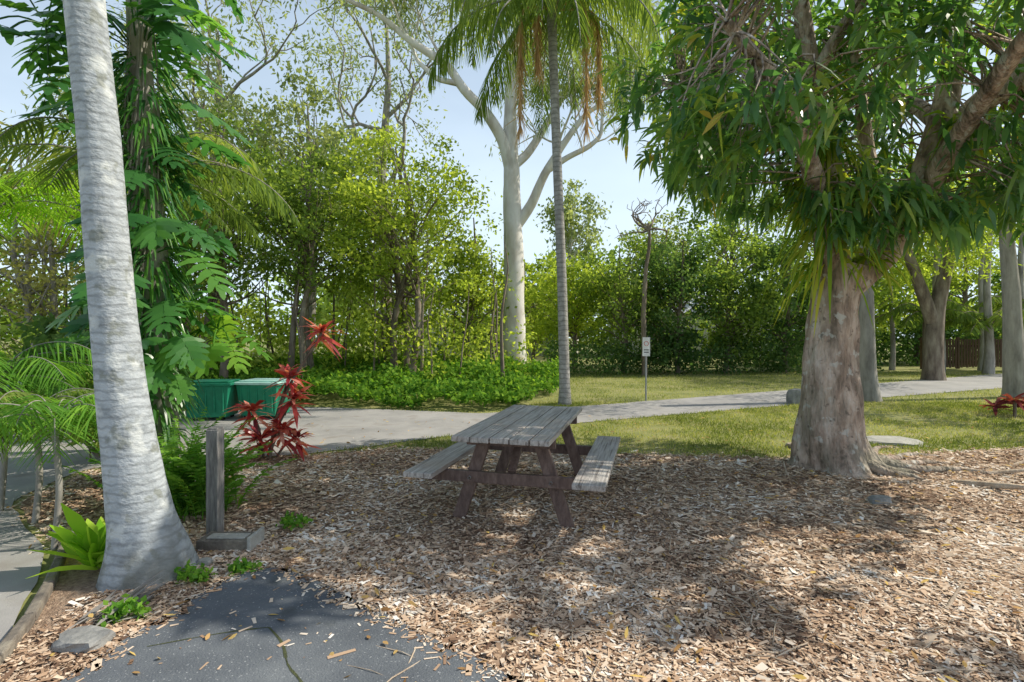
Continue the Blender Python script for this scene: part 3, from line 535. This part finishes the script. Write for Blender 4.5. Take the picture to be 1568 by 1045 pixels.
# ---------------------------------------------------------------- small things
mb=MB(); box(mb,(-2.46,4.33,.44),(.1,.1,.88)); box(mb,(-2.46,4.33,.885),(.085,.085,.02)); box(mb,(-2.405,4.27,.45),(.012,.03,.84),shade=.3); mb.build('timber_bollard',[M_post],origin=(-2.46,4.33,0),smooth=False,bevel=.008)
mb=MB(); box(mb,(-2.2,4.08,.045),(.42,.2,.09)); box(mb,(-2.2,4.06,.096),(.3,.1,.014),mat=1); box(mb,(-2.0,4.08,.06),(.03,.23,.12),mat=1); mb.build('timber_pit_cover',[M_edge,M_conc],origin=(-2.2,4.08,0),smooth=False,bevel=.01)
mb=MB(); Q=resamp([(-2.42,2.2),(-2.55,2.7),(-2.85,3.15),(-3.2,3.7),(-3.5,4.1)],6)
for i in range(5): beam(mb,(*Q[i],.03),(*(Q[i+1]*.97+Q[i]*.03),.03),.06,.07,(0,0,1),0)
mb.build('timber_edging',[M_edge],smooth=False,bevel=.012)
def rockob(name,c,s,mat):
    mb=MB(); nu,nv=14,9; V=[]
    for j in range(nv):
        for i in range(nu):
            a=i/nu*6.283; b=-math.pi/2+j/(nv-1)*math.pi; q=Vector((math.cos(a)*math.cos(b),math.sin(a)*math.cos(b),math.sin(b))); k=1+.45*noise.noise(q*1.6+Vector(c)); q=[max(-.75,min(.75,w*k)) for w in q]
            V.append((c[0]+q[0]*s[0],c[1]+q[1]*s[1],c[2]+q[2]*s[2]))
    F=[[j*nu+i,j*nu+(i+1)%nu,(j+1)*nu+(i+1)%nu,(j+1)*nu+i] for j in range(nv-1) for i in range(nu)]; mb.add(V,F); mb.build(name,[mat],origin=(c[0],c[1],0),smooth=False)
rockob('rock',(-2.28,2.78,.02),(.17,.12,.06),M_rock); rockob('rock',(3.62,5.14,.02),(.13,.08,.07),M_rock); rockob('stone_slab',(5.9,8.1,.0),(.55,.4,.07),M_conc); rockob('rock',(6.9,12.7,.1),(.25,.2,.35),M_rock)
rockob('rock',(-2.2,3.75,.02),(.06,.05,.04),M_conc)
mb=MB(); n=60; leaves(mb,np.stack([rng.normal(-2.35,.05,n),rng.normal(3.0,.06,n),rng.uniform(.01,.05,n)],1),np.array([.25,1,.02])+rng.normal(size=(n,3))*.18,rng.uniform(.2,.4,n),.022,.05); mb.build('dry_palm_frond',[leafmat('grey_dry_frond',[(.18,.17,.16),(.36,.34,.32)],.1)])
M_chip2=noisemat('bark_piece',[(.24,.17,.12),(.44,.35,.26),(.58,.5,.4)],8,.9,.6)
def bark(c,a,L,w):
    mb=MB(); Q=np.array([(c[0]+math.cos(a)*L*t,c[1]+math.sin(a)*L*t,.04+.05*math.sin(t*3)) for t in np.linspace(-.5,.5,9)]); tube(mb,Q,w*np.array([.2,.7,1,1,.9,.8,.7,.5,.15]),7,0,rough=.3); mb.build('fallen_bark',[M_chip2],origin=(c[0],c[1],0))
bark((5.15,5.65),-1.0,.9,.04); bark((5.9,6.2),-.3,.7,.025); bark((6.4,6.6),.3,.9,.02); bark((3.3,6.3),1.2,.6,.012); bark((2.7,3.2),.6,.5,.01); bark((-.15,3.05),.3,.5,.007); bark((6.0,5.2),.8,.8,.015)
mb=MB()
for i in range(260):
    y=rng.uniform(2,7.5); x=rng.uniform(-.3,1.0)*y; a=rng.uniform(0,3.14); L=rng.uniform(.08,.35); tube(mb,[(x-math.cos(a)*L/2,y-math.sin(a)*L/2,.02),(x+rng.normal()*.01,y,.04),(x+math.cos(a)*L/2,y+math.sin(a)*L/2,.03)],rng.uniform(.002,.005),4)
mb.build('fallen_twigs',[M_chip2])
def bin_(x,y,rot,lid):
    mb=MB(); box(mb,(0,0,.38),(.85,.65,.62),taper=.85,mat=0); box(mb,(0,0,.715),(.95,.75,.05),mat=1); box(mb,(0,.02,.755),(.8,.6,.03),mat=1)
    for k in range(5): box(mb,(-.32+k*.16,-.318,.42),(.03,.03,.5),mat=0)
    box(mb,(0,.4,.7),(.7,.04,.04),mat=2)
    for sx in (-1,1):
        for sy in (-1,1): tube(mb,[(sx*.28-.02,sy*.2,.06),(sx*.28+.02,sy*.2,.06)],.06,12,2); box(mb,(sx*.28,sy*.2,.09),(.06,.08,.05),mat=2)
    mb.build('wheeled_waste_bin',[M_bin,lid,M_black],origin=(x,y,0),smooth=False,bevel=.01,rotz=rot)
bin_(-5.95,10.4,.1,M_bin); bin_(-5.0,10.6,-.1,M_lid)
# sign
mb=MB(); tube(mb,[(3.41,13.3,0),(3.41,13.3,1.62)],.022,8,0); box(mb,(3.41,13.27,1.38),(.19,.012,.48),mat=1); box(mb,(3.41,13.262,1.3),(.12,.004,.02),mat=3); box(mb,(3.41,13.262,1.24),(.12,.004,.02),mat=3)
ring=[(3.41+math.cos(t)*.055,13.262,1.46+math.sin(t)*.055) for t in np.linspace(0,6.283,14)]; tube(mb,ring,.006,4,2)
mb.build('parking_sign',[M_steel,M_white,M_redp,M_black],origin=(3.41,13.3,0),smooth=False)
# fence
mb=MB()
for i in range(90): box(mb,(20.5+i*.17,26+i*.03,.78),(.1,.03,1.4+.06*(i%2)))
for zz in (.35,1.15): beam(mb,(20.4,26.06,zz),(35.8,28.76,zz),.05,.1,(0,0,1))
for i in range(8): box(mb,(20.5+i*2.1,26.12+i*.37,.8),(.12,.12,1.6))
mb.build('picket_fence',[M_fence],smooth=False)
# houses
def house(x,y,w,d,h,rot=0):
    e=empty('house',(x,y,0),rot)
    m=MB(); box(m,(0,0,h/2),(w,d,h)); m.build('walls',[M_wall],parent=e,smooth=False)
    m=MB(); o=.6; z0=h+.003; z1=h+1.7
    V=[(-w/2-o,-d/2-o,z0),(w/2+o,-d/2-o,z0),(w/2+o,d/2+o,z0),(-w/2-o,d/2+o,z0),(-w/2+1.5,-.1,z1),(w/2-1.5,-.1,z1),(w/2-1.5,.1,z1),(-w/2+1.5,.1,z1)]
    m.add(V,[[0,1,5,4],[1,2,6,5],[2,3,7,6],[3,0,4,7],[4,5,6,7],[3,2,1,0]]); m.build('roof',[M_roof],parent=e,smooth=False)
    m=MB()
    for i in range(4): box(m,(-w/2+w*(i+.5)/4,-d/2-.01,1.6),(1.3,.06,1.1))
    m.build('windows',[M_glass],parent=e,smooth=False)
    m=MB(); 
    for i in range(4):
        for zz in (1.02,2.18): box(m,(-w/2+w*(i+.5)/4,-d/2-.03,zz),(1.5,.08,.07))
    m.build('window_frames',[M_white],parent=e,smooth=False)
    m=MB(); box(m,(w*.01,-d/2-.02,1.02),(.9,.05,2.0)); m.build('door',[M_leg],parent=e,smooth=False)
house(-3,47,13,7,3.2); house(15,44,12,8,3.4,.1)
# ---------------------------------------------------------------- light, sky, camera
el=R(45); azr=R(80)
w=bpy.data.worlds.new("World"); scene.world=w; w.use_nodes=True; nt=w.node_tree; bg=nt.nodes['Background']
sk=nt.nodes.new('ShaderNodeTexSky'); sk.sky_type='NISHITA'; sk.sun_disc=False; sk.sun_elevation=el; sk.sun_rotation=azr; sk.dust_density=1.6; sk.air_density=1.0; sk.ozone_density=1.0
tc=nt.nodes.new('ShaderNodeTexCoord'); ns=nt.nodes.new('ShaderNodeTexNoise'); ns.inputs['Scale'].default_value=2.2; ns.inputs['Detail'].default_value=4
mp=nt.nodes.new('ShaderNodeMapping'); mp.inputs['Scale'].default_value=(1,1,2.5); nt.links.new(tc.outputs['Generated'],mp.inputs[0]); nt.links.new(mp.outputs[0],ns.inputs[0])
mr=nt.nodes.new('ShaderNodeMapRange'); mr.inputs[1].default_value=.35; mr.inputs[2].default_value=.7; mr.inputs[3].default_value=-.12; mr.inputs[4].default_value=.12; nt.links.new(ns.outputs[0],mr.inputs[0])
sp=nt.nodes.new('ShaderNodeSeparateXYZ'); nt.links.new(tc.outputs['Generated'],sp.inputs[0])
m2=nt.nodes.new('ShaderNodeMapRange'); m2.inputs[1].default_value=.1; m2.inputs[2].default_value=.85; m2.inputs[3].default_value=1.0; m2.inputs[4].default_value=-.05; nt.links.new(sp.outputs[2],m2.inputs[0])
ad=nt.nodes.new('ShaderNodeMath'); ad.operation='ADD'; ad.use_clamp=True; nt.links.new(mr.outputs[0],ad.inputs[0]); nt.links.new(m2.outputs[0],ad.inputs[1])
mx_=nt.nodes.new('ShaderNodeMix'); mx_.data_type='RGBA'; nt.links.new(ad.outputs[0],mx_.inputs[0]); nt.links.new(sk.outputs[0],mx_.inputs[6]); mx_.inputs[7].default_value=(6.0,7.2,8.2,1)
nt.links.new(mx_.outputs[2],bg.inputs[0]); bg.inputs[1].default_value=.15
sd=bpy.data.lights.new('sun','SUN'); sd.energy=5; sd.angle=R(.5); sd.color=(1,.93,.79); so=bpy.data.objects.new('sun',sd); scene.collection.objects.link(so)
dv=Vector((math.sin(azr)*math.cos(el),math.cos(azr)*math.cos(el),math.sin(el))); so.rotation_euler=dv.to_track_quat('Z','Y').to_euler()
cd=bpy.data.cameras.new('camera'); cd.lens=800/1568*36; cd.sensor_width=36; cd.shift_y=-.0048; cd.clip_end=2000; cd.clip_start=.05
co=bpy.data.objects.new('camera',cd); co.location=(0,0,1.65*S); co.rotation_euler=(R(90),0,0); scene.collection.objects.link(co); scene.camera=co
scene.view_settings.view_transform='Standard'; scene.view_settings.look='None'; scene.view_settings.exposure=0
